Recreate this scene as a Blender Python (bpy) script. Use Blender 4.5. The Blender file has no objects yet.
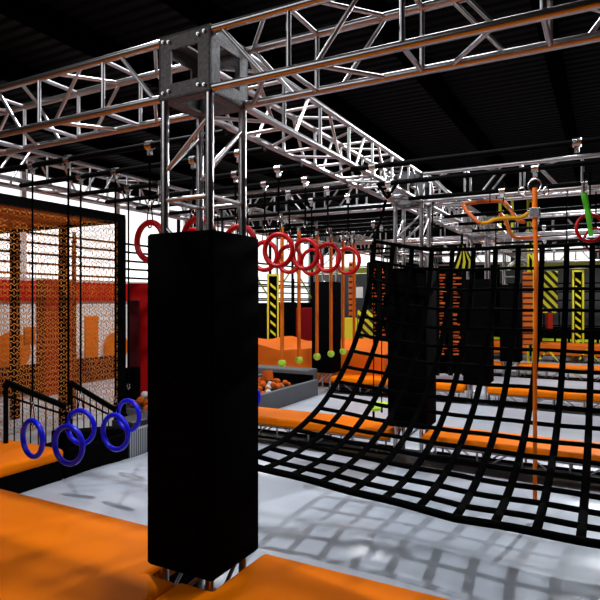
import bpy, math, random
from mathutils import Vector, noise
random.seed(7)
S = bpy.context.scene
C = S.collection
PI = math.pi
# World: x to the right along the cross beams, y along the rows of columns, z up; camera stands at the origin.
CU, CV, F = .4755, .8797, 568.0
def at(px, py, d):
    """point seen at (px,py) of a 600 frame, d metres in front of the camera"""
    X = (px - 300) / F * d; Z = 1.65 - (py - 300) / F * d
    return Vector((CV * X - CU * d, CU * X + CV * d, Z))

# ------------------------------------------------------------------ materials
def mat(name, col, rough=.5, metal=0.0, bump=0.0, bscale=60, var=0.0, vscale=3, emit=None, spec=.5, coat=0, bdist=.01, stretch=None):
    m = bpy.data.materials.new(name); m.use_nodes = True
    nt = m.node_tree; b = nt.nodes['Principled BSDF']
    b.inputs['Base Color'].default_value = (*col, 1)
    b.inputs['Roughness'].default_value = rough
    b.inputs['Metallic'].default_value = metal
    b.inputs['Specular IOR Level'].default_value = spec
    b.inputs['Coat Weight'].default_value = coat
    tc = nt.nodes.new('ShaderNodeTexCoord')
    src = tc.outputs['Object']
    if stretch:
        mp = nt.nodes.new('ShaderNodeMapping'); mp.inputs['Scale'].default_value = stretch
        nt.links.new(src, mp.inputs['Vector']); src = mp.outputs['Vector']
    if var:
        n = nt.nodes.new('ShaderNodeTexNoise'); n.inputs['Scale'].default_value = vscale; n.inputs['Detail'].default_value = 4
        nt.links.new(src, n.inputs['Vector'])
        r = nt.nodes.new('ShaderNodeMapRange'); r.inputs['To Min'].default_value = 1 - var; r.inputs['To Max'].default_value = 1 + var
        nt.links.new(n.outputs['Fac'], r.inputs['Value'])
        mx = nt.nodes.new('ShaderNodeMix'); mx.data_type = 'RGBA'; mx.blend_type = 'MULTIPLY'; mx.inputs['Factor'].default_value = 1
        mx.inputs['A'].default_value = (*col, 1)
        nt.links.new(r.outputs['Result'], mx.inputs['B']); nt.links.new(mx.outputs['Result'], b.inputs['Base Color'])
    if bump:
        n = nt.nodes.new('ShaderNodeTexNoise'); n.inputs['Scale'].default_value = bscale; n.inputs['Detail'].default_value = 3
        nt.links.new(src, n.inputs['Vector'])
        bp = nt.nodes.new('ShaderNodeBump'); bp.inputs['Strength'].default_value = bump; bp.inputs['Distance'].default_value = bdist
        nt.links.new(n.outputs['Fac'], bp.inputs['Height']); nt.links.new(bp.outputs['Normal'], b.inputs['Normal'])
    if emit:
        b.inputs['Emission Color'].default_value = (*col, 1); b.inputs['Emission Strength'].default_value = emit
    return m
def stripes(name, ca, cb, scale, direction='DIAGONAL', thr=.5, rough=.5, emit=0, rot=(0, 0, 0)):
    m = mat(name, ca, rough); nt = m.node_tree; b = nt.nodes['Principled BSDF']
    tc = nt.nodes['Texture Coordinate']
    mp = nt.nodes.new('ShaderNodeMapping'); mp.inputs['Rotation'].default_value = rot
    w = nt.nodes.new('ShaderNodeTexWave'); w.wave_type = 'BANDS'; w.bands_direction = direction
    w.inputs['Scale'].default_value = scale
    cr = nt.nodes.new('ShaderNodeValToRGB'); cr.color_ramp.interpolation = 'CONSTANT'
    cr.color_ramp.elements[0].color = (*ca, 1); cr.color_ramp.elements[1].position = thr; cr.color_ramp.elements[1].color = (*cb, 1)
    nt.links.new(tc.outputs['Object'], mp.inputs['Vector']); nt.links.new(mp.outputs['Vector'], w.inputs['Vector'])
    nt.links.new(w.outputs['Fac'], cr.inputs['Fac']); nt.links.new(cr.outputs['Color'], b.inputs['Base Color'])
    return m
ALU = mat('aluminium', (.56, .54, .55), .3, 1.0, bump=.08, bscale=30)
ALUW = mat('aluminium brace', (.60, .58, .59), .32, 1.0, bump=.05, bscale=30)
PLATE = mat('cast plate', (.16, .155, .16), .6, .6, bump=.3, bscale=60, var=.7, vscale=45)
BOLT = mat('bolt steel', (.7, .7, .7), .25, 1.0)
BLK = mat('black vinyl', (.0024, .0023, .0025), .9, bump=.9, bscale=90, spec=.008, var=.5, vscale=70, bdist=.006)
BLKM = mat('black steel', (.0014, .0014, .0014), .6, spec=.05)
BLKS = mat('black webbing', (.0012, .0012, .0012), .95, spec=.02)
BLKF = mat('black fabric', (.0013, .0013, .0016), .9, spec=.03)
ORG = mat('orange vinyl', (.95, .20, .0), .5, bump=.12, bscale=2.2, bdist=.03, spec=.06)
ORG2 = mat('orange mat cover', (.76, .14, .0), .75, bump=.3, bscale=4, bdist=.04, spec=.3)
ORGP = mat('orange plastic', (.85, .17, .008), .5, spec=.2)
ORGH = mat('orange handle', (.75, .15, .02), .35)
YELH = mat('amber grip', (.95, .42, .01), .35)
RED = mat('red plastic', (.50, .003, .006), .35, spec=.3)
REDP = mat('red padding', (.50, .002, .003), .6, spec=.15)
DRED = mat('dark red padding', (.06, .002, .005), .6, spec=.15)
REDO = mat('rust red padding', (.28, .014, .005), .6, spec=.1)
BLUE = mat('blue plastic', (.005, .008, .78), .3, spec=.35)
LIME = mat('lime plastic', (.55, .85, .02), .45)
LIMB = mat('tennis ball felt', (.50, .78, .06), .85)
GRNS = mat('green webbing', (.10, .62, .02), .7)
YEL = mat('yellow paint', (.85, .78, .03), .5)
AIR = mat('airbag fabric', (.56, .61, .70), .25, bump=.10, bscale=1.1, bdist=.06, var=.03, vscale=1.2)
GREY = mat('grey padding', (.12, .125, .135), .6, var=.1, spec=.2)
LGREY = mat('light grey concrete', (.42, .43, .46), .6, var=.15, vscale=2)
WHITE = mat('white wall paint', (.86, .86, .86), .7)
DARKW = mat('dark wall', (.003, .003, .0035), .8, spec=.1)
GREYW = mat('grey wall panel', (.13, .14, .155), .6, var=.1)
FWHT = mat('white foam', (.68, .66, .62), .85, spec=.1)
FORG = mat('orange foam', (.62, .12, .015), .85, spec=.1)
NETO = mat('orange netting cord', (.72, .25, .04), .8, spec=.1)
WIN = mat('daylight window', (1, 1, .99), .5, emit=1.25)
HAZ = stripes('hazard stripes', (.006, .006, .006), (.80, .74, .03), 2.6, thr=.5)
DOTY = stripes('punched yellow', (.02, .02, .02), (.75, .68, .05), 3.2, 'Z', thr=.35)
DOTO = stripes('punched orange', (.05, .01, .004), (.78, .16, .01), 2.0, 'Z', thr=.25)
DGREY = mat('charcoal pad and shade', (.022, .023, .026), .35)
RIB = stripes('ribbed grey', (.05, .05, .055), (.36, .37, .4), 8, 'Y', thr=.4)
CEIL = mat('black roof deck', (.0032, .0036, .0046), .85, spec=.06)
nt = CEIL.node_tree
w = nt.nodes.new('ShaderNodeTexWave'); w.bands_direction = 'Y'; w.inputs['Scale'].default_value = 1.6
bp = nt.nodes.new('ShaderNodeBump'); bp.inputs['Distance'].default_value = .05; bp.inputs['Strength'].default_value = .8
nt.links.new(nt.nodes['Texture Coordinate'].outputs['Object'], w.inputs['Vector'])
nt.links.new(w.outputs['Fac'], bp.inputs['Height']); nt.links.new(bp.outputs['Normal'], nt.nodes['Principled BSDF'].inputs['Normal'])

# ------------------------------------------------------------------ mesh helpers
class MB:
    def __init__(s): s.v = []; s.f = []
    def add(s, vs, fs):
        o = len(s.v); s.v += [tuple(p) for p in vs]; s.f += [tuple(i + o for i in f) for f in fs]; return s
    def box(s, x0, x1, y0, y1, z0, z1):
        return s.add([(x0,y0,z0),(x1,y0,z0),(x1,y1,z0),(x0,y1,z0),(x0,y0,z1),(x1,y0,z1),(x1,y1,z1),(x0,y1,z1)],
                     [(0,3,2,1),(4,5,6,7),(0,1,5,4),(1,2,6,5),(2,3,7,6),(3,0,4,7)])
    def prism(s, poly, z0, z1):
        n = len(poly)
        return s.add([(x, y, z0) for x, y in poly] + [(x, y, z1) for x, y in poly],
                     [tuple(range(n - 1, -1, -1)), tuple(range(n, 2 * n))] + [(i, (i + 1) % n, n + (i + 1) % n, n + i) for i in range(n)])
    def tube(s, pts, r, n=8, closed=False, flat=1.0):
        pts = [Vector(p) for p in pts]; m = len(pts); vs = []; fs = []
        up = None
        for i, p in enumerate(pts):
            a = pts[(i - 1) % m] if (closed or i > 0) else p
            b = pts[(i + 1) % m] if (closed or i < m - 1) else p
            t = (b - a).normalized()
            if up is None:
                up = Vector((0, 0, 1)) if abs(t.z) < .9 else Vector((0, 1, 0))
            sx = t.cross(up).normalized(); up = sx.cross(t).normalized()
            for k in range(n):
                q = 2 * PI * (k + .5) / n
                vs.append(p + sx * math.cos(q) * r + up * math.sin(q) * r * flat)
        for i in range(m if closed else m - 1):
            for k in range(n):
                j = (i + 1) % m
                fs.append((i*n + k, i*n + (k+1) % n, j*n + (k+1) % n, j*n + k))
        if not closed:
            fs.append(tuple(range(n - 1, -1, -1))); fs.append(tuple(range((m-1)*n, m*n)))
        return s.add(vs, fs)
    def bar(s, a, b, r, n=8): return s.tube([a, b], r, n)
    def sphere(s, c, r, nu=12, nv=8, sq=1):
        vs = []; fs = []
        for j in range(nv + 1):
            th = PI * j / nv
            for i in range(nu):
                ph = 2 * PI * i / nu
                vs.append((c[0] + r*math.sin(th)*math.cos(ph), c[1] + r*math.sin(th)*math.sin(ph), c[2] + sq*r*math.cos(th)))
        for j in range(nv):
            for i in range(nu):
                fs.append((j*nu+i, (j+1)*nu+i, (j+1)*nu+(i+1) % nu, j*nu+(i+1) % nu))
        return s.add(vs, fs)
    def build(s, name, m, parent=None, smooth=False, bevel=0, loc=None, seg=3):
        me = bpy.data.meshes.new(name); me.from_pydata(s.v, [], s.f); me.validate(); me.update()
        if smooth:
            me.polygons.foreach_set('use_smooth', [True] * len(me.polygons))
            try: me.set_sharp_from_angle(angle=math.radians(50))
            except Exception: pass
        me.materials.append(m)
        o = bpy.data.objects.new(name, me); C.objects.link(o)
        if bevel:
            b = o.modifiers.new('bevel', 'BEVEL'); b.width = bevel; b.segments = seg; b.limit_method = 'ANGLE'
        if parent: o.parent = parent
        if loc is not None: o.location = loc
        return o
def tag(o, label=None, cat=None, group=None, kind=None):
    if label: o['label'] = label
    if cat: o['category'] = cat
    if group: o['group'] = group
    if kind: o['kind'] = kind
    return o
def thing(name, label, cat, loc=(0, 0, 0), rz=0, group=None):
    o = bpy.data.objects.new(name, None); C.objects.link(o); o.location = loc; o.rotation_euler = (0, 0, rz)
    o.empty_display_size = .1
    return tag(o, label, cat, group)
def struct(name, mb, m, **k): return tag(mb.build(name, m, **k), kind='structure')
def dup(root, loc, rz, label, group=None):
    r = root.copy(); C.objects.link(r); r.location = loc; r.rotation_euler = (0, 0, rz); r['label'] = label
    if group: r['group'] = group
    for ch in list(root.children):
        c = ch.copy(); C.objects.link(c); c.parent = r
        for g in ch.children:
            d = g.copy(); C.objects.link(d); d.parent = c
    return r

ROWS = [2.835, 7.135, 11.435, 15.735, 20.035]
LX = [-5.51, -2.21]
ZL, ZT = 2.885, 3.225           # lower and upper chord axes
H = .17; CR = .025
# ------------------------------------------------------------------ room
XL, XR, YN, YF, ZC = -12.4, 5.5, -3.2, 24.0, 5.2
FZ = -.36
struct('floor', MB().box(XL - .2, XR + .2, YN - .2, YF + .2, FZ - .2, FZ), LGREY)
struct('ceiling', MB().box(XL - .2, XR + .2, YN - .2, YF + .2, ZC, ZC + .2), CEIL)
struct('wall_right', MB().box(XR, XR + .2, YN, YF, FZ, ZC), DARKW)
struct('wall_near', MB().box(XL, XR, YN - .2, YN, FZ, ZC), DARKW)
# left wall: white below, window band, dark fascia
edges = [6.0] + [8.85 + a*3 for a in range(6)]
wz = [2.2, 2.2, 2.2, 1.35, 1.35, 1.35]
mb = MB(); mb.box(XL - .2, XL, YN, 14.85, FZ, 2.2); mb.box(XL - .2, XL, 14.85, YF, FZ, 1.35); mb.box(XL - .2, XL, YN, 6.0, 2.2, 4.75)
for a in range(6): mb.box(XL - .2, XL, 8.85 + a*3, 8.98 + a*3, wz[a], 4.75)
struct('wall_left', mb, WHITE)
struct('trim_left', MB().box(XL - .25, XL + .05, YN, YF, 4.75, ZC), DARKW)
n = 0
for k in range(6):
    n += 1
    y0 = 6.0 if k == 0 else edges[k] + .13
    y1 = edges[k+1]
    w_ = tag(bpy.data.objects.new('window_%d' % n, None), kind='structure'); C.objects.link(w_); w_.location = (XL - .1, y0, wz[k])
    MB().box(-.02, .02, 0, y1 - y0, 0, 4.75 - wz[k]).build('window_pane', WIN, w_)
    m_ = MB()
    for z in (.1, .36, .6, .86, 1.1): m_.box(.03, .07, 0, y1 - y0, z - .028, z + .028)
    m_.box(.03, .08, (y1-y0)/2 - .04, (y1-y0)/2 + .04, 0, 1.25)
    m_.build('muntin', BLKM, w_)
tag(MB().box(XL + .01, XL + .09, 4, 15.6, 1.62, 2.12).build('padding_strip', REDP), 'long red padding strip fixed along the white left wall under the windows', 'wall padding')
# back wall
mb = MB(); mb.box(XL, XR, YF, YF + .2, FZ, 2.85); mb.box(XL, XR, YF, YF + .2, 3.75, ZC)
for x in (-12.4, -9.4, -6.4, -3.4, -.4, 2.6): mb.box(x, x + .25, YF, YF + .2, 2.85, 3.75)
struct('wall_back', mb, GREYW)
tag(MB().box(XL, XR, YF - .1, YF - .03, 2.86, 3.12).build('wall_banner', mat('pale yellow banner', (.72, .74, .12), .6)), 'pale yellow banner strip under the back windows', 'banner')
struct('trim_back', MB().box(XL, XR, YF - .12, YF - .01, 3.78, ZC), DARKW)
for x in (-12.15, -9.15, -6.15, -3.15, -.15):
    n += 1
    w_ = tag(bpy.data.objects.new('window_%d' % n, None), kind='structure'); C.objects.link(w_); w_.location = (x, YF + .1, 2.85)
    MB().box(0, 2.75, -.02, .02, 0, .9).build('window_pane', WIN, w_)
    MB().box(0, 2.75, -.06, -.03, .3, .34).build('muntin', BLKM, w_)
BEAMK = mat('roof steel', (.0012, .0012, .0014), 1.0, spec=0)
# roof beams running along the hall
for i, x in enumerate((-11.4, -9.6, -7.8, -6.0, -4.2, -2.4, -.65, 1.1, 2.9)):
    mbb = MB(); mbb.box(x - .09, x + .09, YN, YF, ZC - .02, ZC); mbb.box(x - .012, x + .012, YN, YF, ZC - .26, ZC - .02); mbb.box(x - .09, x + .09, YN, YF, ZC - .28, ZC - .26)
    struct('trim_%d' % (i + 1), mbb, BEAMK)
# corrugated shoulder at far ceiling: dark bulkhead over the back of the hall
struct('trim_bulkhead', MB().box(-12.3, XR, 17.8, 18.0, 4.3, ZC - .29), DARKW)

# ------------------------------------------------------------------ truss system
def mesh_of(mb, name, m, smooth=True):
    o = mb.build(name, m, smooth=smooth); me = o.data; bpy.data.objects.remove(o); return me
_mesh = {}
def bar_mesh(key, a, b, r, name, m, n=8):
    k = (key, name)
    if k not in _mesh: _mesh[k] = mesh_of(MB().bar(a, b, r, n), name, m)
    return _mesh[k]
def child(name, me, parent, loc=(0, 0, 0)):
    o = bpy.data.objects.new(name, me); C.objects.link(o); o.parent = parent; o.location = loc; return o
FACES = [((-H, -H), (-H, H)), ((H, -H), (H, H)), ((-H, -H), (H, -H)), ((-H, H), (H, H))]  # pairs of (y,z) chord axes
def truss(name, label, cat, L, loc, rot, detail, group=None, mg=.5, d0=.05, extra_end=0):
    """box truss along local +x"""
    t = thing(name, label, cat, loc, 0, group); t.rotation_euler = rot
    cm = bar_mesh(('c', round(L, 3)), (0, 0, 0), (L, 0, 0), CR, 'chord', ALU, 12)
    for y in (-H, H):
        for z in (-H, H): child('chord', cm, t, (0, y, z))
    nm_ = max(1, int(round((L - 2*mg) / .62))); b = (L - 2*mg) / nm_; nb = nm_ + 2
    vx = [0.0] + [mg + b * q for q in range(nm_ + 1)] + [L]
    lace = [MB() for _ in range(4)]
    for fi, (a, c) in enumerate(FACES):
        for k in range(nb + 1):
            xv = vx[k]
            segs = []
            if 0 < k < nb or extra_end: segs.append(('v', xv, xv))
            if k < nb:
                xa, xb = (d0, d0 + .3) if k == 0 else (L - d0 - .3, L - d0) if k == nb - 1 else (vx[k] + .16, vx[k] + b - .2)
                segs.append(('d', xa, xb) if k % 2 else ('e', xb, xa))
            for kind, x0, x1 in segs:
                p = (x0, a[0], a[1]); q = (x1, c[0], c[1]); r = .0125 if kind != 'v' else .014
                if detail:
                    me = bar_mesh((kind, fi, round(x1 - x0, 3)), (0, a[0], a[1]), (x1 - x0, c[0], c[1]), r, 'brace', ALUW)
                    child('brace', me, t, (x0, 0, 0))
                else: lace[fi].bar(p, q, r, 5)
    if not detail:
        for m_ in lace: m_.build('lacing', ALUW, t, smooth=True)
    return t
ZM = (ZL + ZT) / 2
rown = ['nearest', 'second', 'third', 'fourth', 'farthest']
NB = .2   # half node block
blockmb = None
def block_mesh():
    m = MB(); h = .195; t = .014; w_ = .092
    # six square frames around a cube
    def frame(ax, sgn):
        c0 = sgn * h; lo, hi = sorted((c0, c0 - sgn * t))
        for (a0, a1, b0, b1) in ((-h, h, -h, -h + w_), (-h, h, h - w_, h), (-h, -h + w_, -h + w_, h - w_), (h - w_, h, -h + w_, h - w_)):
            if ax == 0: m.box(lo, hi, a0, a1, b0, b1)
            elif ax == 1: m.box(a0, a1, lo, hi, b0, b1)
            else: m.box(a0, a1, b0, b1, lo, hi)
    for ax in range(3):
        for s_ in (-1, 1): frame(ax, s_)
    return mesh_of(m, 'frame', PLATE, smooth=False)
BME = block_mesh()
bolt_me = {}
for ax in (0, 1):
    m = MB()
    d = Vector((1, 0, 0)) if ax == 0 else Vector((0, 1, 0))
    m.bar(-d * .006, d * .006, .011, 6); m.bar(-d * .012, d * .012, .006, 8)
    bolt_me[ax] = mesh_of(m, 'bolt', BOLT, smooth=False)
colm = {}
def node(x, y, label, bolts):
    t = thing('truss_corner_block', label, 'corner block', (x, y, ZM), 0, 'truss corner blocks')
    child('frame', BME, t)
    if bolts:
        for a in (-.155, .155):
            for b in (-.155, -.07, .07, .155):
                if abs(b) < .1: continue
                child('bolt', bolt_me[1], t, (a, -.203, b)); child('bolt', bolt_me[0], t, (.203, a, b))
                child('bolt', bolt_me[1], t, (a * .72, -.203, b * .95))
    return t
side = {-5.51: 'left row', -2.21: 'right row'}
for x in LX:
    for i, y in enumerate(ROWS):
        sd = side[x]
        node(x, y, 'grey steel corner block with square windows atop %s truss column of %s' % (rown[i], sd), x == -2.21 and i == 0)
        if x == -5.51 and i == 0: pass
        L = ZL - H * 0 - .025 - (FZ + .01)
        top = ZM - .197
        L = top - FZ - .012
        nm = 'aluminium box truss column, %s of the %s, carrying the overhead beams' % (rown[i], sd)
        t = truss('truss_column', nm, 'column', L, (x, y, top), (0, PI/2, 0), x == -2.21 and i < 2, 'truss columns', .6, .13)
        # padding sleeve
        p = MB(); o_, q = .250, .197
        p.prism([(-o_, -o_), (o_, -o_), (o_, o_), (-o_, o_)], 0, 2.0)
        s = MB()
        for (x0, x1, y0, y1) in ((-o_, o_, -o_, -q), (-o_, o_, q, o_), (-o_, -q, -q, q), (q, o_, -q, q)): pass
        outer = [(-o_, -o_), (o_, -o_), (o_, o_), (-o_, o_)]
        # rounded outer ring
        def ring(rad, cr, z):
            pts = []
            for cx_, cy_, a0 in ((1, 1, 0), (-1, 1, 90), (-1, -1, 180), (1, -1, 270)):
                for k in range(5):
                    an = math.radians(a0 + k * 22.5)
                    pts.append(((rad - cr) * cx_ + cr * math.cos(an), (rad - cr) * cy_ + cr * math.sin(an), z))
            return pts
        loops = [ring(q, .004, 0), ring(o_ - .012, .02, 0), ring(o_, .026, .014), ring(o_, .026, 1.986), ring(o_ - .012, .02, 2.0), ring(q, .004, 2.0)]
        vs = [v for l in loops for v in l]; fs = []
        nl = 20
        for a in range(len(loops)):
            b = (a + 1) % len(loops)
            for k in range(nl):
                fs.append((a*nl + k, a*nl + (k+1) % nl, b*nl + (k+1) % nl, b*nl + k))
        s.add(vs, fs)
        pad = s.build('column_pad', BLK, smooth=True, loc=(x, y, .05))
        tag(pad, 'black vinyl padding sleeve around the %s column of the %s' % (rown[i], sd), 'padding', 'black column sleeves')
xs = [-5.51, -2.21, 1.09]
bn = [['nearest cross beam, left of the foreground column', 'nearest cross beam, right of the foreground column'],
      ['second cross beam, left of its column', 'second cross beam, right of its column above the cargo net'],
      ['third cross beam, left half', 'third cross beam, right half'], ['fourth cross beam, left half', 'fourth cross beam, right half'],
      ['farthest cross beam, left half', 'farthest cross beam, right half']]
for i, y in enumerate(ROWS):
    for k in range(2):
        a, b = xs[k], xs[k+1]
        truss('truss_beam', 'aluminium box truss, ' + bn[i][k], 'beam', b - a - .4, (a + .2, y, ZM), (0, 0, 0), i < 2, 'overhead truss beams')
for x in LX:
    for i in range(4):
        y0, y1 = ROWS[i], ROWS[i+1]
        truss('truss_beam', 'aluminium box truss running away from camera, %s span over the %s of columns' % (rown[i], side[x]), 'beam',
              y1 - y0 - .4, (x, y0 + .2, ZM), (0, 0, PI/2), i == 0 or (x == -2.21 and i == 1), 'overhead truss beams')

# ------------------------------------------------------------------ black hanging pipes with clamps
ZP = 2.835
def clamp_bm(z):
    return MB()
clm = MB()
clm.tube([(-.03, 0, 0), (.03, 0, 0)], .035, 12)
clm.box(-.018, .018, -.012, .012, -.075, -.03)
CLAMP = mesh_of(clm, 'clamp', BOLT)
def pipe(x0, x1, y, label, clamps=(), z=ZP):
    t = thing('hanging_pipe', label, 'pipe', (x0, y, z), 0, 'black rigging pipes')
    MB().bar((0, 0, 0), (x1 - x0, 0, 0), .024, 12).build('tube', BLKM, t, smooth=True)
    for cx_ in clamps: child('clamp', CLAMP, t, (cx_ - x0, 0, 0))
    return t
RY = [3.28, 3.80, 4.42, 4.94, 5.45, 5.99]
RX_R = [-2.61, -3.08]; RX_B = [-3.99, -4.45]
pn = ['first', 'second', 'third', 'fourth', 'fifth', 'sixth']
for i, y in enumerate(RY):
    pipe(-5.34, -2.37, y, 'black pipe with silver clamps, %s from the near beam above the hanging rings' % pn[i], RX_R + RX_B)
SY = []
for px in (282, 299, 317, 331, 343, 354):
    k = (px - 300) / F; d = 3.95 / (CU - CV * k); SY.append((CU * k + CV) * d)
for i, y in enumerate(SY):
    if abs(y - 7.135) < .22: continue
    pipe(-5.34, -2.37, y, 'black pipe holding the orange ball stick, %s of the six behind the red rings' % pn[i], [-3.95])
pipe(-2.04, 1.1, 4.75, 'black pipe above the cargo net, nearer of the two right of the column', [-1.83, -.2])
pipe(-2.04, 1.1, 5.5, 'black pipe above the cargo net carrying the orange rope', [-1.95, -.57])
for i, y in enumerate((8.1, 9.0, 10.0)):
    pipe(-2.04, 1.1, y, 'black pipe over the second bay on the right, %s in depth' % pn[i], [-.9, .1])
for i, y in enumerate((12.4, 13.6, 14.7)):
    pipe(-5.34, -2.37, y, 'black pipe over the third bay on the left, %s in depth' % pn[i], [-3.1, -4.2])
    pipe(-2.04, 1.1, y, 'black pipe over the third bay on the right, %s in depth' % pn[i], [-1.1])

# ------------------------------------------------------------------ rings
def ring_thing(name, label, cat, m, R, r, zc, x, y, rz, group):
    """origin at ring centre; rope up to the pipe"""
    t = thing(name, label, cat, (x, y, zc), rz, group)
    pts = [(R * math.cos(a), 0, R * math.sin(a)) for a in [2*PI*k/36 for k in range(36)]]
    MB().tube(pts, r, 10, closed=True).build('ring', m, t, smooth=True)
    top = ZP - .08 - zc
    c = R + r
    MB().tube([(.012, 0, R - .04), (.03, .0, c - .0), (.012, 0, c + .11)], .005, 6).tube([(-.012, 0, R - .04), (-.03, 0, c), (-.012, 0, c + .11)], .005, 6).tube([(-.012, 0, R - .04), (.012, 0, R - .04)], .005, 6).build('strap', BLKS, t)
    MB().tube([(.018*math.cos(a), 0, c + .125 + .03*math.sin(a)) for a in [2*PI*k/14 for k in range(14)]], .005, 6, closed=True).build('carabiner', BOLT, t, smooth=True)
    MB().bar((0, 0, c + .14), (0, 0, top), .0095, 6).build('rope', BLKS, t)
    return t
first = None
for i, y in enumerate(RY):
    for j, x in enumerate(RX_R):
        lab = 'red ring on a short black rope, %s from the front in the %s line' % (pn[i], ['right', 'left'][j])
        if first is None: first = ring_thing('gymnastic_ring', lab, 'ring', RED, .144, .023, 2.10, x, y, random.uniform(-.1, .1), 'red hanging rings')
        else: dup(first, (x, y, 2.10), random.uniform(-.12, .12), lab)
first = None
rot = {(0, 1): -.12, (0, 0): .06, (1, 1): .15, (1, 0): .0, (2, 1): -.05}
for i, y in enumerate(RY):
    for j, x in enumerate(RX_B):
        lab = 'blue ring on a long black rope, %s from the front in the %s line' % (pn[i], ['right', 'left'][j])
        rz = rot.get((i, j), random.uniform(-.2, .2))
        if first is None: first = ring_thing('gymnastic_ring', lab, 'ring', BLUE, .158, .0235, .43, x, y, rz, 'blue hanging rings')
        else: dup(first, (x, y, .43), rz, lab)

# ------------------------------------------------------------------ orange sticks with tennis balls
first = None
for i, y in enumerate(SY):
    lab = 'thin orange stick with a lime ball at its foot, %s of six going away' % pn[i]
    if first is None:
        t = first = thing('ball_stick', lab, 'hanging stick', (-3.95, y, .775), 0, 'orange ball sticks')
        MB().bar((0, 0, .03), (0, 0, 1.90), .027, 10).build('stick', ORGP, t, smooth=True)
        MB().sphere((0, 0, 0), .058, 16, 10).build('ball', LIMB, t, smooth=True)
        MB().bar((0, 0, 1.88), (0, 0, 1.94), .031, 10).build('cap', BOLT, t, smooth=True)
        MB().bar((0, 0, 1.94), (0, 0, ZP - .07 - .775), .008, 6).build('rope', BLKS, t)
    else: dup(first, (-3.95, y, .775), 0, lab)

# ------------------------------------------------------------------ cargo net
P = [(6.897, 2.256), (6.696, 1.044), (5.52, .16), (3.803, .206)]
def prof(t):
    a = (1-t)**3; b = 3*(1-t)**2*t; c = 3*(1-t)*t*t; d = t**3
    return tuple(a*P[0][k] + b*P[1][k] + c*P[2][k] + d*P[3][k] for k in (0, 1))
N = 400; cur = [prof(i/N) for i in range(N+1)]; ln = [0]
for i in range(N): ln.append(ln[-1] + math.dist(cur[i], cur[i+1]))
def param(s):
    s *= ln[-1]
    for i in range(N):
        if ln[i+1] >= s - 1e-9:
            f = (s - ln[i]) / (ln[i+1] - ln[i]); return (cur[i][0]*(1-f) + cur[i+1][0]*f, cur[i][1]*(1-f) + cur[i+1][1]*f)
    return cur[-1]
def netp(j, s):
    y, z = param(s)
    lift = (1 - s) * .15 * max(0, 1 - j/4)**1.5 + s**3 * .135 * max(0, 1 - j/7)
    return Vector((-(2.64 - .25*j), y, z + lift + .004 * math.sin(j*2.1 + s*9)))
net = thing('cargo_net', 'large black webbing cargo net slung like a hammock over the airbag', 'net', (-1.5, 5.4, 0))
NJ, NI = 15, 16
for j in range(NJ):
    MB().tube([netp(j, i/48) - Vector((-1.5, 5.4, 0)) for i in range(49)], .031 if j else .034, 8, flat=.6).build('strap', BLKS, net, smooth=True)
for i in range(NI + 1):
    r = .028 if i not in (0, NI) else .036
    MB().tube([netp(j/2, i/NI) - Vector((-1.5, 5.4, 0)) for j in range(0, NJ*2 - 1)], r, 8, flat=.7).build('strap', BLKS, net, smooth=True)
# tie ropes of the net
A = netp(0, 0); B = Vector((-1.95, 5.5, ZP - .07))
def rope(pts, r, label, m=BLKS, cat='rope', name='tie_rope', n=6):
    o = MB().tube(pts, r, n).build(name, m, smooth=True); return tag(o, label, cat)
t = thing('tie_rope', 'black rope with shackle pulling the upper left corner of the cargo net up', 'rope', tuple(A))
MB().tube([(0, 0, 0), (B - A) * .5 + Vector((0, 0, -.02)), (B - A) * .9], .016, 6).build('rope', BLKS, t, smooth=True)
Mv = (B - A) * .93
MB().tube([Mv + Vector((.035*math.cos(a), 0, .05*math.sin(a))) for a in [2*PI*k/16 for k in range(16)]], .009, 6, closed=True).build('shackle', BOLT, t, smooth=True)
MB().tube([Mv + Vector((-.1, -.02, .12)), Mv + Vector((0, 0, -.03)), Mv + Vector((.12, .02, .14))], .02, 6).build('sling', BLKS, t, smooth=True)
for k, j in enumerate((3, 6, 9, 12)):
    a = netp(j, 0); b = Vector((a.x, 6.95, ZL - .02))
    rope([a, b], .008, 'short black tie rope from net top to second cross beam, %s from the left' % pn[k])
a = netp(0, 1); rope([a, Vector((-2.38, 3.0, .42))], .012, 'black tie rope from lower left corner of the cargo net to the foreground column')
rope([netp(0, .02), Vector((-2.40, 6.96, 2.3))], .012, 'black tie rope from upper left net corner back to the second column')

# ------------------------------------------------------------------ platforms and pads
def slab(name, poly, z0, z1, label, cat, m=ORG, bevel=.04, skirt=True, group=None, loc=None):
    cx_ = sum(p[0] for p in poly)/len(poly); cy_ = sum(p[1] for p in poly)/len(poly)
    t = thing(name, label, cat, (cx_, cy_, z0), 0, group)
    pl = [(x - cx_, y - cy_) for x, y in poly]
    MB().prism(pl, 0, z1 - z0).build('cushion', m, t, smooth=False, bevel=bevel, seg=4)
    return t
def cushion(name, poly, z0, z1, label, group=None, m=ORG, ax=.02):
    """softly crowned cushion over an arbitrary xy outline"""
    return slab(name, poly, z0, z1, label, 'padding', m, .045, group=group)
PF = 3.155
CX, CY = -2.21, 2.835
hl = .235
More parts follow.
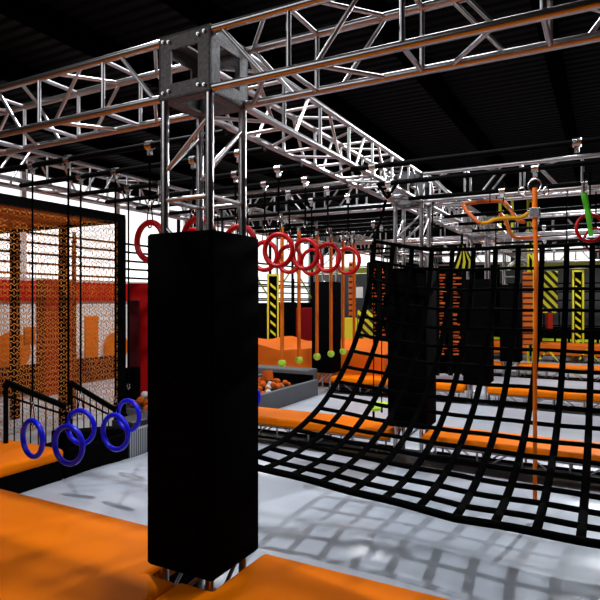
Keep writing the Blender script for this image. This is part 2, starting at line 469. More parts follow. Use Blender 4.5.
# foreground platform: left and right cushion around the column notch
def bulge_platform():
    out = []
    return out
def plinth(t, x0, x1, y0, y1):
    l = t.location; MB().box(x0 - l.x, x1 - l.x, y0 - l.y, y1 - l.y, FZ - l.z, -.131 - l.z).build('plinth', BLKF, t)
p_ = cushion('padded_platform', [(-9.5, -2.6), (-2.215, -2.6), (-2.215, CY - hl), (CX - hl, CY - hl), (CX - hl, PF), (-9.5, PF)], -.13, 0,
        'big orange vinyl platform pad filling the lower left foreground', 'foreground platforms')
plinth(p_, -9.5, -2.46, -2.6, PF - .03)
p_ = cushion('padded_platform', [(-2.205, -2.6), (4.5, -2.6), (4.5, PF), (CX + hl, PF), (CX + hl, CY - hl), (-2.205, CY - hl)], -.13, 0.012,
        'orange vinyl platform pad right of the foreground column foot', 'foreground platforms')
plinth(p_, -1.96, 4.5, -2.6, PF - .03)
# left platform beyond the gap
p_ = cushion('padded_platform', [(-6.28, 3.2), (-5.3, 3.2), (-5.3, 4.31), (-6.28, 4.31)], -.13, 0, 'orange vinyl platform pad at the left edge beside the blue rings')
plinth(p_, -6.28, -5.32, 3.2, 4.29)
tag(MB().prism([(-5.78, 4.33), (-5.3, 4.33), (-5.3, 5.28), (-5.78, 5.28)], FZ, -.02).build('landing_block', BLKF, bevel=.03), 'black padded block beside the stair rail below the blue rings', 'block')
wedge = MB().add([(-5.6, 4.36, -.02), (-5.35, 4.36, -.02), (-5.35, 5.25, -.02), (-5.6, 5.25, -.02), (-5.6, 4.36, .16), (-5.35, 4.36, .16), (-5.35, 5.25, .04), (-5.6, 5.25, .04)],
                 [(0,3,2,1),(4,5,6,7),(0,1,5,4),(1,2,6,5),(2,3,7,6),(3,0,4,7)])
tag(MB().box(-5.8, -5.42, 5.45, 6.15, FZ, .06).build('padded_block', DGREY, bevel=.02), 'charcoal padded block at the near end of the foam pit', 'block')
tag(wedge.build('ramp_pad', BLKF, bevel=.02), 'black sloping pad on top of the block beside the stair rail', 'padding')

# rows of beam pads with truss bases
def base_truss(x0, x1, y, label):
    t = thing('base_truss', label, 'base truss', (x0, y, FZ + .005), 0, 'floor trusses under the orange pads')
    L = x1 - x0; zb, zt = .03, .205
    for yy in (-.18, .18):
        MB().bar((0, yy, zt), (L, yy, zt), .022, 8).build('chord', ALU, t, smooth=True)
        MB().bar((0, yy, zb), (L, yy, zb), .018, 8).build('foot_rail', BLKM, t, smooth=True)
        k = 0; x = .12
        while x < L - .1:
            MB().bar((x, yy, zb), (x, yy, zt), .014, 6).build('strut', ALUW, t, smooth=True)
            if x + .45 < L:
                a, b = (.1, .35) if k % 2 else (.35, .1)
                MB().bar((x + a, yy, zb), (x + b, yy, zt), .011, 6).build('strut', ALUW, t, smooth=True)
            x += .5; k += 1
    return t
def capsule(x0, x1, y0, y1, rl=True, rr=True):
    r = .08; pts = []
    def arc(cx_, cy_, a0):
        for k in range(5):
            a = math.radians(a0 + 22.5*k); pts.append((cx_ + r*math.cos(a), cy_ + r*math.sin(a)))
    arc(x1 - r, y1 - r, 0); arc(x0 + r, y1 - r, 90); arc(x0 + r, y0 + r, 180); arc(x1 - r, y0 + r, 270)
    return pts
for i, y in enumerate(ROWS[1:4]):
    rn = ['second', 'third', 'fourth'][i]
    for k, (x0, x1) in enumerate(((-5.28, -2.41), (-2.01, 3.6))):
        sd = ['left', 'right'][k]
        slab('beam_pad', capsule(x0, x1, y - .33, y + .33), -.12, 0, 'long orange vinyl beam pad %s of the %s column of the right row' % (sd, rn), 'padding', ORG, .04, group='orange beam pads')
        base_truss(x0 + .03, x1 - .03, y, 'low aluminium floor truss under the orange beam pad %s of the %s column' % (sd, rn))
tag(MB().box(CX - .5, CX + .5, CY - .34, CY + .31, FZ, FZ + .011).build('floor_sheet', stripes('black and white strips', (.004, .004, .004), (.75, .76, .8), 2.6, 'Y', thr=.5)), 'black and white striped mat under the foot of the foreground column', 'mat')
for k in range(3):
    pass
tag(MB().box(-5.28, 3.6, 19.75, 20.5, -.12, .26).build('beam_pad', ORG2, bevel=.05), 'thick orange pad closing the far end of the airbags', 'padding')
t = thing('pad_edging', 'lime segmented edging strip on the far orange pad', 'edging', (-2.0, 20.6, .28))
for k in range(14):
    MB().box(-2 + k*.42, -1.66 + k*.42, 0, .12, 0, .08).build('segment', LIME, t)

# ------------------------------------------------------------------ airbags
bays = [(3.16, 6.62, 'first'), (7.34, 10.95, 'second'), (11.64, 15.3, 'third'), (15.94, 19.7, 'fourth')]
for k_, y_ in enumerate(ROWS[1:4]): tag(MB().box(-5.27, 4.9, y_ - .5, y_ + .19, FZ, FZ + .004).build('floor_sheet', DGREY), 'thin dark sheet on the floor standing in for the shade under the %s row of orange beam pads' % pn[k_], 'mat')  # charcoal sheets put in as painted shade below the beam pads
for bi, (y0, y1, nm) in enumerate(bays):
    st = .05 if bi == 0 else .1 if bi == 1 else .2
    x0, x1 = -5.28, 5.0
    nx = int((x1 - x0)/st); ny = int((y1 - y0)/st)
    m = MB(); vs = []; fs = []
    for a in range(ny + 1):
        for b in range(nx + 1):
            x = x0 + (x1 - x0)*b/nx; y = y0 + (y1 - y0)*a/ny
            e = min(1, min(x - x0, x1 - x, y - y0, y1 - y)/.25)
            amp = .075 if bi == 0 else .03
            z = -.30 + amp*(noise.noise(Vector((x*.6 + .3*y, y*1.5, 3.1 + bi))) + .22*noise.noise(Vector((x*1.5 + 5, y*2.6, 1.7))) )*(.3 + .7*e) - .03*(1 - e)**2
            # seams of the inner baffles
            z -= .004*math.exp(-((math.sin(y*PI/.85 + .5*noise.noise(Vector((x*.7, y*.5, 9)))))/.25)**2)
            vs.append((x, y, z))
    W = nx + 1
    for a in range(ny):
        for b in range(nx):
            fs.append((a*W + b, a*W + b + 1, (a+1)*W + b + 1, (a+1)*W + b))
    o = len(vs)
    bord = [b for b in range(W)] + [a*W + nx for a in range(1, ny+1)] + [ny*W + b for b in range(nx - 1, -1, -1)] + [a*W for a in range(ny - 1, 0, -1)]
    for i_ in bord: vs.append((vs[i_][0], vs[i_][1], FZ + .001))
    nb_ = len(bord)
    for k in range(nb_): fs.append((bord[(k+1) % nb_], bord[k], o + k, o + (k+1) % nb_))
    fs.append(tuple(o + k for k in range(nb_ - 1, -1, -1)))
    m.add(vs, fs)
    ob = m.build('airbag', AIR, smooth=True)
    tag(ob, 'pale grey inflated landing airbag filling the %s bay from the camera' % nm, 'airbag', 'landing airbags')

# ------------------------------------------------------------------ foam pit
t = thing('foam_pit', 'grey walled foam pit along the left side of the airbags', 'foam pit', (-6.4, 8, FZ))
for a_, b_ in ((-1.68, -1.12), (-.61, 2.65)): MB().box(.98, 1.08, a_, b_, 0, .345).build('side_wall', GREY, t, bevel=.015)
tag(MB().box(-5.42, -5.32, 5.3, 6.3, FZ, -.015).build('ribbed_barrier', RIB), 'grey ribbed barrier along the airbag between the black block and the foreground column', 'barrier')
MB().box(-1.6, .84, 2.66, 3.1, 0, .52).build('end_ledge', GREY, t, bevel=.03)
MB().box(-.15, .96, 2.63, 2.655, 0, .43).build('end_liner', BLKF, t)
MB().box(-.2, .97, -1.68, -1.6, 0, .36).build('end_wall', GREY, t)
MB().box(-.25, -.15, -1.68, 2.65, 0, .40).build('side_wall', GREY, t)
MB().box(-.15, .6, -1.6, 2.63, .0, .24).box(.6, .98, -1.6, -1.13, 0, .24).box(.6, .98, -.6, 2.63, 0, .24).build('pit_bed', BLKF, t)
def foam(x, y, z, kind, m, lab, nm, s):
    if nm == 'foam_ball': mb_ = MB().sphere((0, 0, 0), s, 10, 7)
    else:
        mb_ = MB().bar((0, 0, -s*.9), (0, 0, s*.9), s, 14)
    o = mb_.build(nm, m, smooth=True, loc=(x, y, z)); o.rotation_euler = (random.uniform(-1, 1), random.uniform(-1, 1), 0) if nm == 'foam_ball' else (random.uniform(-.3, .3), random.uniform(-.3, .3), 0)
    tag(o, lab, 'foam ball' if nm == 'foam_ball' else 'foam cylinder', 'foam pieces in the pit'); return o
protos = {}
def scatter(xa, xb, ya, yb, count, where, zr):
    placed = []
    tries = 0
    while len(placed) < count and tries < 6000:
        tries += 1
        x = random.uniform(xa, xb); y = random.uniform(ya, yb); z = random.uniform(*zr)
        if x > -5.86 and 6.8 < y < 7.5: continue
        if all((x-a)**2 + (y-b)**2 + (z-c)**2 > .0145 for a, b, c in placed):
            placed.append((x, y, z))
            cn, m = random.choice((('orange', FORG), ('orange', FORG), ('orange', FORG), ('white', FWHT)))
            lab = '%s foam ball lying in the pit, %s' % (cn, where)
            if (cn, where) in protos:
                o = protos[(cn, where)].copy(); C.objects.link(o); o.location = (x, y, z)
            else: protos[(cn, where)] = foam(x, y, z, 0, m, lab, 'foam_ball', .06)
scatter(-6.48, -5.50, 6.42, 8.0, 70, 'seen left of the foreground column', (.0, .17))
scatter(-6.48, -5.52, 8.2, 9.9, 80, 'seen right of the foreground column', (-.08, .05))
foam(-5.98, 9.7, .14, 0, FORG, 'orange foam cylinder standing among the balls in the pit', 'foam_cylinder', .11)

# wavy orange mat behind the pit
m = MB(); vs = []; fs = []; nx, ny = 60, 14
for a in range(ny + 1):
    for b in range(nx + 1):
        x = -9.8 + 5.5*b/nx; y = 11.78 + 1.5*a/ny
        z = .50 + .12*a/ny + .05*math.sin(x*3.1 + .8*math.sin(x*1.7)) + .05*noise.noise(Vector((x*2, y, 0)))
        vs.append((x, y, z))
W = nx + 1
for a in range(ny):
    for b in range(nx): fs.append((a*W+b, a*W+b+1, (a+1)*W+b+1, (a+1)*W+b))
o_ = len(vs)
bord = list(range(W)) + [a*W+nx for a in range(1, ny+1)] + [ny*W+b for b in range(nx-1, -1, -1)] + [a*W for a in range(ny-1, 0, -1)]
for i_ in bord: vs.append((vs[i_][0], vs[i_][1], -.25))
nb_ = len(bord)
for k in range(nb_): fs.append((bord[(k+1) % nb_], bord[k], o_+k, o_+(k+1) % nb_))
fs.append(tuple(o_+k for k in range(nb_-1, -1, -1)))
m.add(vs, fs)
tag(m.build('landing_mat', ORG2, smooth=True), 'thick wavy orange landing mat behind the foam pit', 'mat')

# ------------------------------------------------------------------ netted cage on the left
XC = -6.36; YC = 6.15; YN0 = 3.5; ZT0 = 2.86
cage = thing('netted_cage', 'black framed cage with orange netting standing at the left', 'cage', (XC, YC, 0))
def fb(a, b, w_=.045, nm='frame_post'):
    x0, x1 = sorted((a[0], b[0])); y0, y1 = sorted((a[1], b[1])); z0, z1 = sorted((a[2], b[2]))
    return MB().box(x0 - w_ - XC, x1 + w_ - XC, y0 - w_ - YC, y1 + w_ - YC, z0, z1).build(nm, BLKM, cage)
for x, y in ((XC, YC), (-7.58, YC), (-8.8, YC), (XC, YN0), (-10.0, YC), (-10.0, YN0)): fb((x, y, FZ + .01), (x, y, ZT0), .058)
def rail(a, b, w_=.055):
    x0, x1 = sorted((a[0], b[0])); y0, y1 = sorted((a[1], b[1]))
    MB().box(x0 - w_ - XC, x1 + w_ - XC, y0 - w_ - YC, y1 + w_ - YC, a[2] - .065, a[2] + .055).build('frame_rail', BLKM, cage)
rail((XC, YN0, ZT0), (XC, YC, ZT0)); rail((-10, YC, ZT0), (XC, YC, ZT0)); rail((-10, YN0, ZT0), (XC, YN0, ZT0)); rail((-10, YN0, ZT0), (-10, YC, ZT0))
def netting(o, a, b, w_, h_, cw, ch, r=.0045, nm='netting'):
    """orange knotted netting over origin o spanned by unit a (width w_) and b (height h_)"""
    o = Vector(o) - Vector((XC, YC, 0)); a = Vector(a); b = Vector(b); m = MB()
    nr = int(h_/ch); nc = int(w_/cw); nrm = a.cross(b)
    for i in range(nr + 1):
        pts = []
        for j in range(nc*2 + 1):
            dz = .22*ch*(1 if (j + (i % 2)*1) % 2 else -1)
            pts.append(o + a*(j*cw/2) + b*(i*ch + dz) + nrm*random.uniform(-.004, .004))
        m.tube(pts, r, 3)
    for i in range(nr):
        for j in range(nc + 1):
            x = j*cw + (i % 2)*cw/2
            if x > w_: continue
            m.bar(o + a*x + b*(i*ch + .2*ch), o + a*(x) + b*((i+1)*ch - .2*ch), r, 3)
    ob = m.build(nm, NETO, cage); return ob
netting((XC, YN0, .02), (0, 1, 0), (0, 0, 1), YC - YN0, ZT0 - .05, .085, .07, r=.0062)
netting((-10, YC, .02), (1, 0, 0), (0, 0, 1), 10 + XC, ZT0 - .05, .12, .10, r=.006)
netting((-10, YN0, ZT0 - .03), (1, 0, 0), (0, 1, 0), 10 + XC, YC - YN0, .09, .075, r=.006)
MB().box(-10 - XC, 0, YN0 - YC, 0, ZT0 + .03, ZT0 + .05).build('roof_panel', mat('orange tarp', (.80, .27, .06), .7, var=.4, vscale=9), cage)
for x_ in (-7.0, -8.1): MB().box(x_ - XC - .025, x_ - XC + .025, .6, .65, FZ + .01, ZT0 - .2).build('frame_post', REDO, cage)
for k in range(34):
    pass
t = MB()
for k in range(38): t.box(.046, .052, -.006, .006, .15 + k*.07, .165 + k*.07)
t.build('lacing_hooks', mat('cream plastic', (.7, .6, .5), .6), cage)

# things behind the cage netting
def boxat(name, label, cat, m, px0, px1, py0, py1, d, depth=.15, bevel=.01, group=None, yaw=True):
    """upright panel whose face spans a measured rectangle at distance d, turned square to the hall"""
    a = at(px0, py1, d); b = at(px1, py1, d); top = at(px0, py0, d).z
    w_ = (b - a).length; mid = (a + b)/2
    o = MB().box(-w_/2, w_/2, 0, depth, 0, top - a.z).build(name, m, bevel=bevel, loc=(mid.x, mid.y, a.z))
    o.rotation_euler = (0, 0, math.atan2(CU, CV) if yaw else 0)
    return tag(o, label, cat, group)
def wallx(name, label, cat, m, px0, px1, py0, py1, x=-12.3, t=.06):
    pts = []
    for p in (px0, px1):
        k = (p - 300)/F; d = x/(CV*k - CU); pts.append((CU*k + CV)*d)
    k = ((px0+px1)/2 - 300)/F; d = x/(CV*k - CU)
    z0 = 1.65 - (py1 - 300)/F*d; z1 = 1.65 - (py0 - 300)/F*d
    return tag(MB().box(x, x + t, pts[0], pts[1], max(z0, FZ), z1).build(name, m, bevel=.01), label, cat)
wallx('padded_column', 'tall rust red padded slab behind the cage netting', 'padding', REDO, 36, 66, 280, 396, x=-10.6, t=.3)
wallx('wall_pad', 'orange pad on the wall right of the tall red slab, behind the netting', 'padding', ORG2, 84, 97, 316, 368, x=-11.6)
wallx('wall_pad', 'small orange pad on the wall left of the tall red slab, behind the netting', 'padding', ORG2, 23, 34, 327, 345, x=-11.6)
wallx('low_barrier', 'rust coloured low barrier along the wall behind the cage', 'barrier', DRED, -20, 120, 362, 400, x=-11.2, t=.1)
def disc(name, label, cat, m, px, py, rpx, x):
    k = (px - 300)/F; d = x/(CV*k - CU); y = (CU*k + CV)*d; z = 1.65 - (py - 300)/F*d; r = rpx/F*d
    o = MB().bar((-.04, 0, 0), (.04, 0, 0), r, 36).build(name, m, bevel=.008, loc=(x, y, z)); return tag(o, label, cat)
disc('wall_disc', 'round orange disc on the white wall at the cage corner', 'disc', ORG2, 116, 347, 15, -12.3)
disc('wall_disc', 'large round orange disc on the white wall at the left picture edge', 'disc', ORG2, 12, 352, 20, -12.3)
# red slab beside the cage
boxat('crash_pad', 'tall bright red padded panel between the cage and the foreground column', 'padding', REDP, 128, 166, 283, 398, 9.9, .3)
boxat('crash_pad', 'dark maroon padded panel in front of the bright red one', 'padding', DRED, 127, 138, 300, 398, 9.5, .12)
boxat('equipment_box', 'black box standing at the foot of the maroon panel', 'box', BLKF, 125, 137, 368, 402, 9.2, .2)

# stair railings
def railing(x, y0, z0, y1, z1, label):
    t = thing('stair_railing', label, 'railing', (x, y0, FZ), 0, 'black stair railings')
    L = y1 - y0
    MB().bar((0, 0, 0), (0, 0, z0 - FZ), .028, 8).build('post', BLKM, t, smooth=True)
    MB().bar((0, L, 0), (0, L, z1 - FZ), .028, 8).build('post', BLKM, t, smooth=True)
    MB().bar((0, 0, z0 - FZ), (0, L, z1 - FZ), .038, 10).build('handrail', BLKM, t, smooth=True)
    MB().bar((0, 0, z0 - FZ - .16), (0, L, z1 - FZ - .1), .014, 8).build('middle_rail', BLKM, t, smooth=True)
    nb = int(L/.1)
    for k in range(1, nb):
        y = L*k/nb; zt = (z0 + (z1 - z0)*k/nb) - FZ
        MB().bar((0, y, 0), (0, y, zt), .008, 6).build('baluster', BLKM, t)
railing(-6.1, 4.15, .70, 5.0, .27, 'black stair railing with balusters, nearer of the two by the cage')
railing(-6.1, 5.05, .58, 6.0, -.02, 'black stair railing with balusters, farther of the two by the cage')

# ------------------------------------------------------------------ right-hand hanging things
a = at(535, 176, 5.11)
RXX = -.57
t = thing('climbing_rope', 'long orange webbing rope with silver buckle hanging through the cargo net', 'rope', (RXX, 5.5, -.2))
MB().tube([(0, 0, 0.02), (0, 0, 1.3), (.01, 0, 2.2), (0, 0, 2.55)], .019, 8, flat=.6).build('webbing', ORGP, t, smooth=True)
MB().tube([(0, 0, 2.5), (0, 0, 2.86)], .023, 10, flat=.8).build('webbing_sleeve', ORGP, t, smooth=True)
MB().box(-.045, .045, -.034, .034, 2.59, 2.68).build('buckle', BOLT, t, bevel=.008)
MB().tube([(.055*math.cos(q), 0, 2.88 + .06*math.sin(q)) for q in [2*PI*k/18 for k in range(18)]], .01, 6, closed=True).build('shackle', BOLT, t, smooth=True)
MB().tube([(-.11 + .03*math.cos(q), .0, 2.84 + .03*math.sin(q)) for q in [2*PI*k/14 for k in range(14)]], .008, 6, closed=True).build('quick_link', BOLT, t, smooth=True)
MB().tube([(.09 + .02*math.cos(q), .0, 2.82 + .035*math.sin(q)) for q in [2*PI*k/14 for k in range(14)]], .008, 6, closed=True).build('quick_link', BOLT, t, smooth=True)
# orange tubular handle frame
def tubeat(pts, d, r, name, m, parent, dd=None):
    base = parent.location
    ps = [at(px, py, d if dd is None else dd[i]) - base for i, (px, py) in enumerate(pts)]
    # smooth corners (Chaikin)
    for _ in range(2):
        q = [ps[0]]
        for i in range(len(ps) - 1):
            q.append(ps[i]*.75 + ps[i+1]*.25); q.append(ps[i]*.25 + ps[i+1]*.75)
        q.append(ps[-1]); ps = q
    return MB().tube(ps, r, 10).build(name, m, parent, smooth=True)
base = at(500, 225, 6.3)
t = thing('trapeze_bar', 'orange tubular trapeze handle with amber grip hung above the cargo net', 'handle', tuple(base))
tubeat([(480, 223), (474, 219), (467, 211), (462, 205), (470, 203), (490, 201), (503, 201), (508, 205), (513, 214), (518, 221), (524, 222)], 6.3, .022, 'tube_frame', ORGH, t,
       [6.1, 6.15, 6.2, 6.3, 6.35, 6.4, 6.4, 6.35, 6.3, 6.2, 6.1])
tubeat([(480, 223), (488, 223), (494, 219), (510, 218), (522, 218), (528, 213)], 6.1, .021, 'grip', YELH, t)
tubeat([(500, 213), (506, 221), (510, 233), (514, 238), (525, 238), (540, 237)], 6.8, .022, 'tube_frame', ORGH, t)
tubeat([(490, 202), (490, 190)], 6.3, .006, 'rope', BLKS, t)
tubeat([(503, 202), (505, 188)], 6.3, .006, 'rope', BLKS, t)
c0 = pipe(-2.04, 1.1, 6.45, 'black pipe near the second cross beam holding the trapeze handle', [-1.0, -.2])
# red rings with green strap at right edge
def bigring(px, py, d, R, r, lab, m=RED, tilt=.0, rope_=True):
    p = at(px, py, d)
    t = thing('gymnastic_ring', lab, 'ring', tuple(p), .45, 'red rings at the right edge')
    MB().tube([(R*math.cos(a), 0, R*math.sin(a)) for a in [2*PI*k/36 for k in range(36)]], r, 10, closed=True).build('ring', m, t, smooth=True)
    if rope_: MB().bar((0, 0, R), (0, 0, ZP - p.z), .008, 6).build('rope', BLKS, t)
    return t
bigring(590, 228, 5.3, .125, .016, 'red ring with green strap over it at the right picture edge')
bigring(596, 240, 6.2, .125, .014, 'red ring hanging lower behind the green strapped ring')
g = at(583, 196, 5.2)
t = thing('webbing_strap', 'bright green webbing strap looped down over the red ring', 'strap', tuple(g))
G = [at(583, 194, 5.2), at(586, 208, 5.2), at(589, 222, 5.2), at(591, 236, 5.2)]
MB().tube([q - g for q in G], .022, 6, flat=.4).build('webbing', GRNS, t, smooth=True)
MB().tube([at(582, 193, 5.2) - g, at(586, 193, 5.2) - g, at(588, 205, 5.22) - g, at(592, 220, 5.22) - g], .014, 6, flat=.4).build('webbing_tail', GRNS, t, smooth=True)
MB().tube([at(584, 195, 5.2) - g, at(584, 172, 5.2) - g], .006, 6).build('rope', BLKS, t)

# lime disc seats on ropes
for k, (x, y) in enumerate(((-3.18, 8.28), (-3.21, 8.72))):
    t = thing('disc_seat', 'lime disc seat on a black rope, %s of the pair by the second column' % ['nearer', 'farther'][k], 'disc seat', (x, y, -.05), 0, 'lime disc seats')
    MB().bar((0, 0, 0), (0, 0, .035), .115, 24).build('disc', LIME, t, smooth=True)
    MB().bar((0, 0, .03), (0, 0, ZP - .03 + .05), .009, 6).build('rope', BLKS, t)
    MB().bar((0, 0, -.12), (0, 0, 0), .018, 8).build('knot', BLKS, t)
    pipe(-5.34, -2.37, y, 'black pipe holding the %s lime disc seat' % ['nearer', 'farther'][k], [x]) if min(abs(y - q) for q in SY) > .07 else None

FRED = mat('deep red padding', (.20, .003, .005), .7, spec=.1)
# ------------------------------------------------------------------ far obstacles
def hazard_tower(px0, px1, py0, py1, d, lab, rungs=6):
    a = at((px0 + px1)/2, py1, d); w_ = (px1 - px0)/F*d; h_ = (py1 - py0)/F*d; base = a.z
    if base < .6: h_ += base - FZ; base = FZ
    t = thing('hazard_tower', lab, 'tower', (a.x, a.y, base), math.atan2(CU, CV))
    s = .024
    for x in (-w_/2, w_/2): MB().box(x - s, x + s, -s, s, 0, h_).build('upright', YEL, t)
    MB().box(-w_/2, w_/2, -s, s, h_ - .06, h_).build('crossbar', YEL, t)
    for k in range(rungs):
        z = h_*.2 + h_*.76*k/rungs
        MB().add([(-w_*.26, -.02, z + .04), (w_*.26, -.02, z - .09), (w_*.26, -.02, z - .01), (-w_*.26, -.02, z + .12), (-w_*.26, .02, z + .04), (w_*.26, .02, z - .09), (w_*.26, .02, z - .01), (-w_*.26, .02, z + .12)],
                 [(0,1,2,3),(7,6,5,4),(0,4,5,1),(1,5,6,2),(2,6,7,3),(3,7,4,0)]).build('chevron', YEL, t)
    MB().box(-w_/2, w_/2, .03, .06, h_*.1, h_).build('backing', BLKF, t)
    return t
hazard_tower(268, 278, 274, 346, 16.0, 'yellow and black hazard tower right of the foreground column', 8)
hazard_tower(500, 512, 196, 232, 11.8, 'yellow and black hazard tower piece behind the second cross beam', 3)
hazard_tower(528, 533, 200, 345, 15.5, 'slim yellow and black tower behind the orange rope', 8)
hazard_tower(573, 583, 270, 345, 18.5, 'yellow and black perforated twin post at the far right', 9)
boxat('hazard_board', 'black board with yellow chevron stripes hanging at the far right', 'board', HAZ, 543, 558, 271, 313, 15.5, .08)
boxat('hazard_board', 'yellow striped board standing right of the third ball stick', 'board', HAZ, 358, 373, 310, 342, 15, .1)
boxat('yellow_bin', 'yellow padded block beside the striped board behind the orange sticks', 'block', YEL, 344, 357, 318, 342, 15, .25)
boxat('hanging_board', 'orange board behind the long orange rope', 'board', DOTO, 523, 533, 272, 345, 15.2, .06)
boxat('padded_post', 'orange red padded post in front of the grey back wall', 'post', REDO, 548, 553, 300, 330, 18, .15)
boxat('punched_post', 'orange post with black holes behind the last ball stick', 'post', DOTO, 349, 356, 262, 345, 15.6, .08)
boxat('padded_block', 'large red padded block far behind the ball sticks', 'padding', FRED, 296, 316, 308, 342, 17.5, .8)
boxat('padded_block', 'small red padded block inside the hazard tower', 'padding', FRED, 268, 276, 322, 342, 17.5, .5)
boxat('curtain', 'black curtain between the far red blocks and the hazard tower', 'curtain', BLKF, 276, 296, 302, 345, 18, .06)
boxat('curtain', 'black curtain left of the hazard tower', 'curtain', BLKF, 252, 267, 305, 345, 18, .06)
boxat('crossing_panel', 'white panel hanging behind the last orange sticks', 'panel', WHITE, 352, 363, 287, 298, 17, .05)
RUNG = mat('rust orange rung', (.85, .17, .02), .6)
# climbing racks with orange rungs
def rack(px0, px1, py0, py1, d, lab, rungs):
    a = at((px0+px1)/2, py1, d); w_ = (px1-px0)/F*d; h_ = (py1-py0)/F*d
    h_ += a.z + .22
    t = thing('climbing_rack', lab, 'rack', (a.x, a.y, -.22), math.atan2(CU, CV))
    for x in (-w_/2, 0, w_/2):
        for y in (0, .3): MB().box(x - .05, x + .05, y - .05, y + .05, 0, h_).build('post', BLKM, t)
    MB().box(-w_/2, w_/2, .36, .39, 0, h_).build('backing', BLKF, t)
    for k in range(rungs):
        z = .5 + (h_ - .6)*k/rungs
        for q in (-1, 1):
            x0, x1 = sorted((q*w_*.1, q*w_*.42))
            z += random.uniform(-.02, .02); x1 = x0 + (x1 - x0)*random.uniform(.4, 1)
            MB().box(x0, x1, .0 + .1*(k % 2), .08 + .1*(k % 2), z, z + random.uniform(.02, .05)).build('rung', RUNG, t)
    return t
rack(370, 388, 262, 345, 15.2, 'black climbing rack with orange rungs left of the second column', 22)
rack(437, 464, 268, 350, 14.1, 'black climbing rack with orange rungs between the second and third columns', 26)
# lime harness straps
t = thing('strap_bundle', 'bundle of lime straps hanging above the climbing rack', 'straps', tuple(at(462, 265, 10.2)))
for k in range(7):
    q = at(456 + k*2.8, 262, 10.2) - t.location
    MB().tube([Vector((0, 0, ZP - t.location.z)), Vector((0, 0, .35)), q, at(452 + k*3.6, 271, 10.2) - t.location], .026, 5, flat=.4).build('strap', YEL if k % 2 else BLKS, t)
# red barrier rail group at far right (shin-high frame struts)
for k, px in enumerate((548, 588)):
    p = at(px, 363, 17.4)
    t = thing('hazard_strut', 'yellow and black striped strut pair under the far orange pad, %s one' % ['left', 'right'][k], 'strut', (p.x, p.y, -.26))
    MB().bar((-.28, 0, .02), (-.02, 0, .38), .03, 6).build('strut', HAZ, t); MB().bar((.28, 0, .02), (.02, 0, .38), .03, 6).build('strut', HAZ, t)
t = thing('guard_rail', 'black guard rail fence in front of the grey back wall', 'fence', (-6, 22.2, FZ))
for k in range(22): MB().box(k*.5 - .025, k*.5 + .025, -.025, .025, 0, 2.6 if k % 4 == 0 else 1.6).build('post', BLKM, t)
for z in (.6, 1.1, 1.6, 2.0, 2.3, 2.6): MB().box(0, 10.5, -.02, .02, z - .025, z + .025).build('rail', BLKM, t)
MB().box(0, 10.5, .03, .05, 0, 1.05).build('kick_panel', BLKF, t)
t = thing('scaffold_frame', 'black scaffold frame before the far left windows', 'scaffold', (-11.6, 13.6, FZ))
for k in range(6):
    MB().box(-.04, .04, k*1.8 - .04, k*1.8 + .04, 0, 4.6).build('post', BLKM, t)
for z in (1.0, 2.0, 2.6, 3.4): MB().box(-.03, .03, 0, 9, z - .03, z + .03).build('rail', BLKM, t)
MB().box(-.03, -.01, 0, 9, 0, 1.9).build('screen', BLKF, t)
for k in range(5):
    MB().bar((.05, k*1.8, 2.0 if k % 2 else 3.4), (.05, k*1.8 + 1.8, 3.4 if k % 2 else 2.0), .03, 6).build('brace', YEL, t)
boxat('curtain', 'wide black stage curtain across the back of the hall', 'curtain', BLKF, 372, 500, 262, 345, 21, .06)

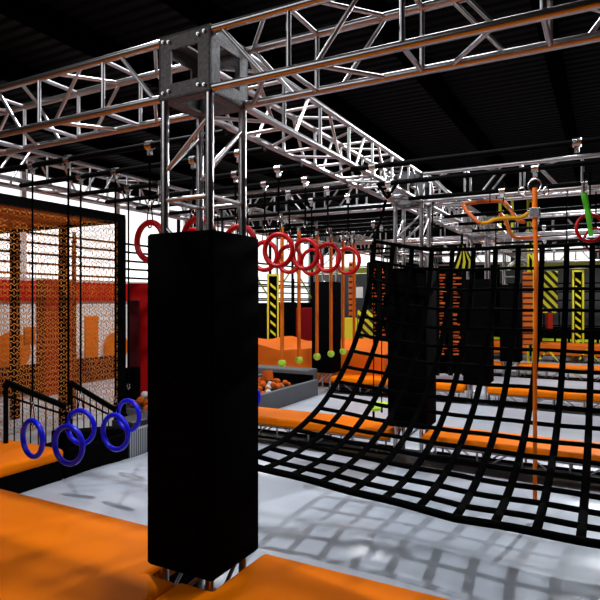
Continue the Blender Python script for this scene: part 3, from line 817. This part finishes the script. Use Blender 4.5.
# ------------------------------------------------------------------ lights
def spot(loc, target, power, size=.08, angle=100, col=(1, .97, .93), blend=.5):
    l = bpy.data.lights.new('lamp', 'SPOT'); l.energy = power; l.spot_size = math.radians(angle); l.spot_blend = blend
    l.shadow_soft_size = size; l.color = col
    o = bpy.data.objects.new('lamp', l); C.objects.link(o); o.location = loc
    o.rotation_euler = (Vector(target) - Vector(loc)).to_track_quat('-Z', 'Y').to_euler(); return o
def area(loc, target, power, sx, sy, col=(1, 1, 1)):
    l = bpy.data.lights.new('lamp', 'AREA'); l.shape = 'RECTANGLE'; l.size = sx; l.size_y = sy; l.energy = power; l.color = col
    o = bpy.data.objects.new('lamp', l); C.objects.link(o); o.location = loc
    o.rotation_euler = (Vector(target) - Vector(loc)).to_track_quat('-Z', 'Y').to_euler(); return o
COOL = (.93, .97, 1)
spot((-3.75, 3.4, 4.85), (-3.9, 4.2, 0), 480, .06, 140, COOL)
spot((.3, 12.2, 4.7), (-1.0, 3.2, 0), 1600, .035, 60, COOL, blend=.7)
spot((-1.2, 4.2, 4.85), (-1.4, 4.3, 0), 300, .9, 140, COOL)
spot((-3.6, -.4, 4.85), (-4.0, 1.9, 0), 270, 1.8, 140, COOL)
spot((-8.6, 9.0, 4.85), (-8.8, 9.5, 0), 520, .3, 150)
spot((-.6, 9.8, 4.85), (-.8, 10.0, 0), 420, .2, 140, COOL)
spot((-4.2, 9.3, 4.85), (-4.2, 9.5, 0), 380, .2, 140, COOL)
spot((-.6, 14.0, 4.85), (-.8, 14.2, 0), 480, .3, 140, COOL)
spot((-4.6, 14.0, 4.85), (-4.6, 14.4, 0), 330, .3, 140)
spot((-.6, 18.2, 4.2), (-.8, 19.2, 0), 420, .3, 140)
spot((-8.6, 13.4, 4.85), (-8.6, 13.6, 0), 400, .3, 140)
wd = bpy.data.worlds.new('World'); S.world = wd; wd.use_nodes = True
wd.node_tree.nodes['Background'].inputs['Color'].default_value = (.55, .58, .65, 1)
wd.node_tree.nodes['Background'].inputs['Strength'].default_value = .06

# ------------------------------------------------------------------ camera
cam = bpy.data.cameras.new('camera'); co = bpy.data.objects.new('camera', cam); C.objects.link(co)
co.location = (0, 0, 1.65); co.rotation_euler = (PI/2, 0, math.atan2(CU, CV))
cam.sensor_width = 36; cam.lens = 36*F/600; cam.clip_start = .05
S.camera = co
S.view_settings.view_transform = 'Standard'; S.view_settings.look = 'None'
S.view_settings.gamma = 1; S.view_settings.use_curve_mapping = False
S.view_settings.exposure = 0.0
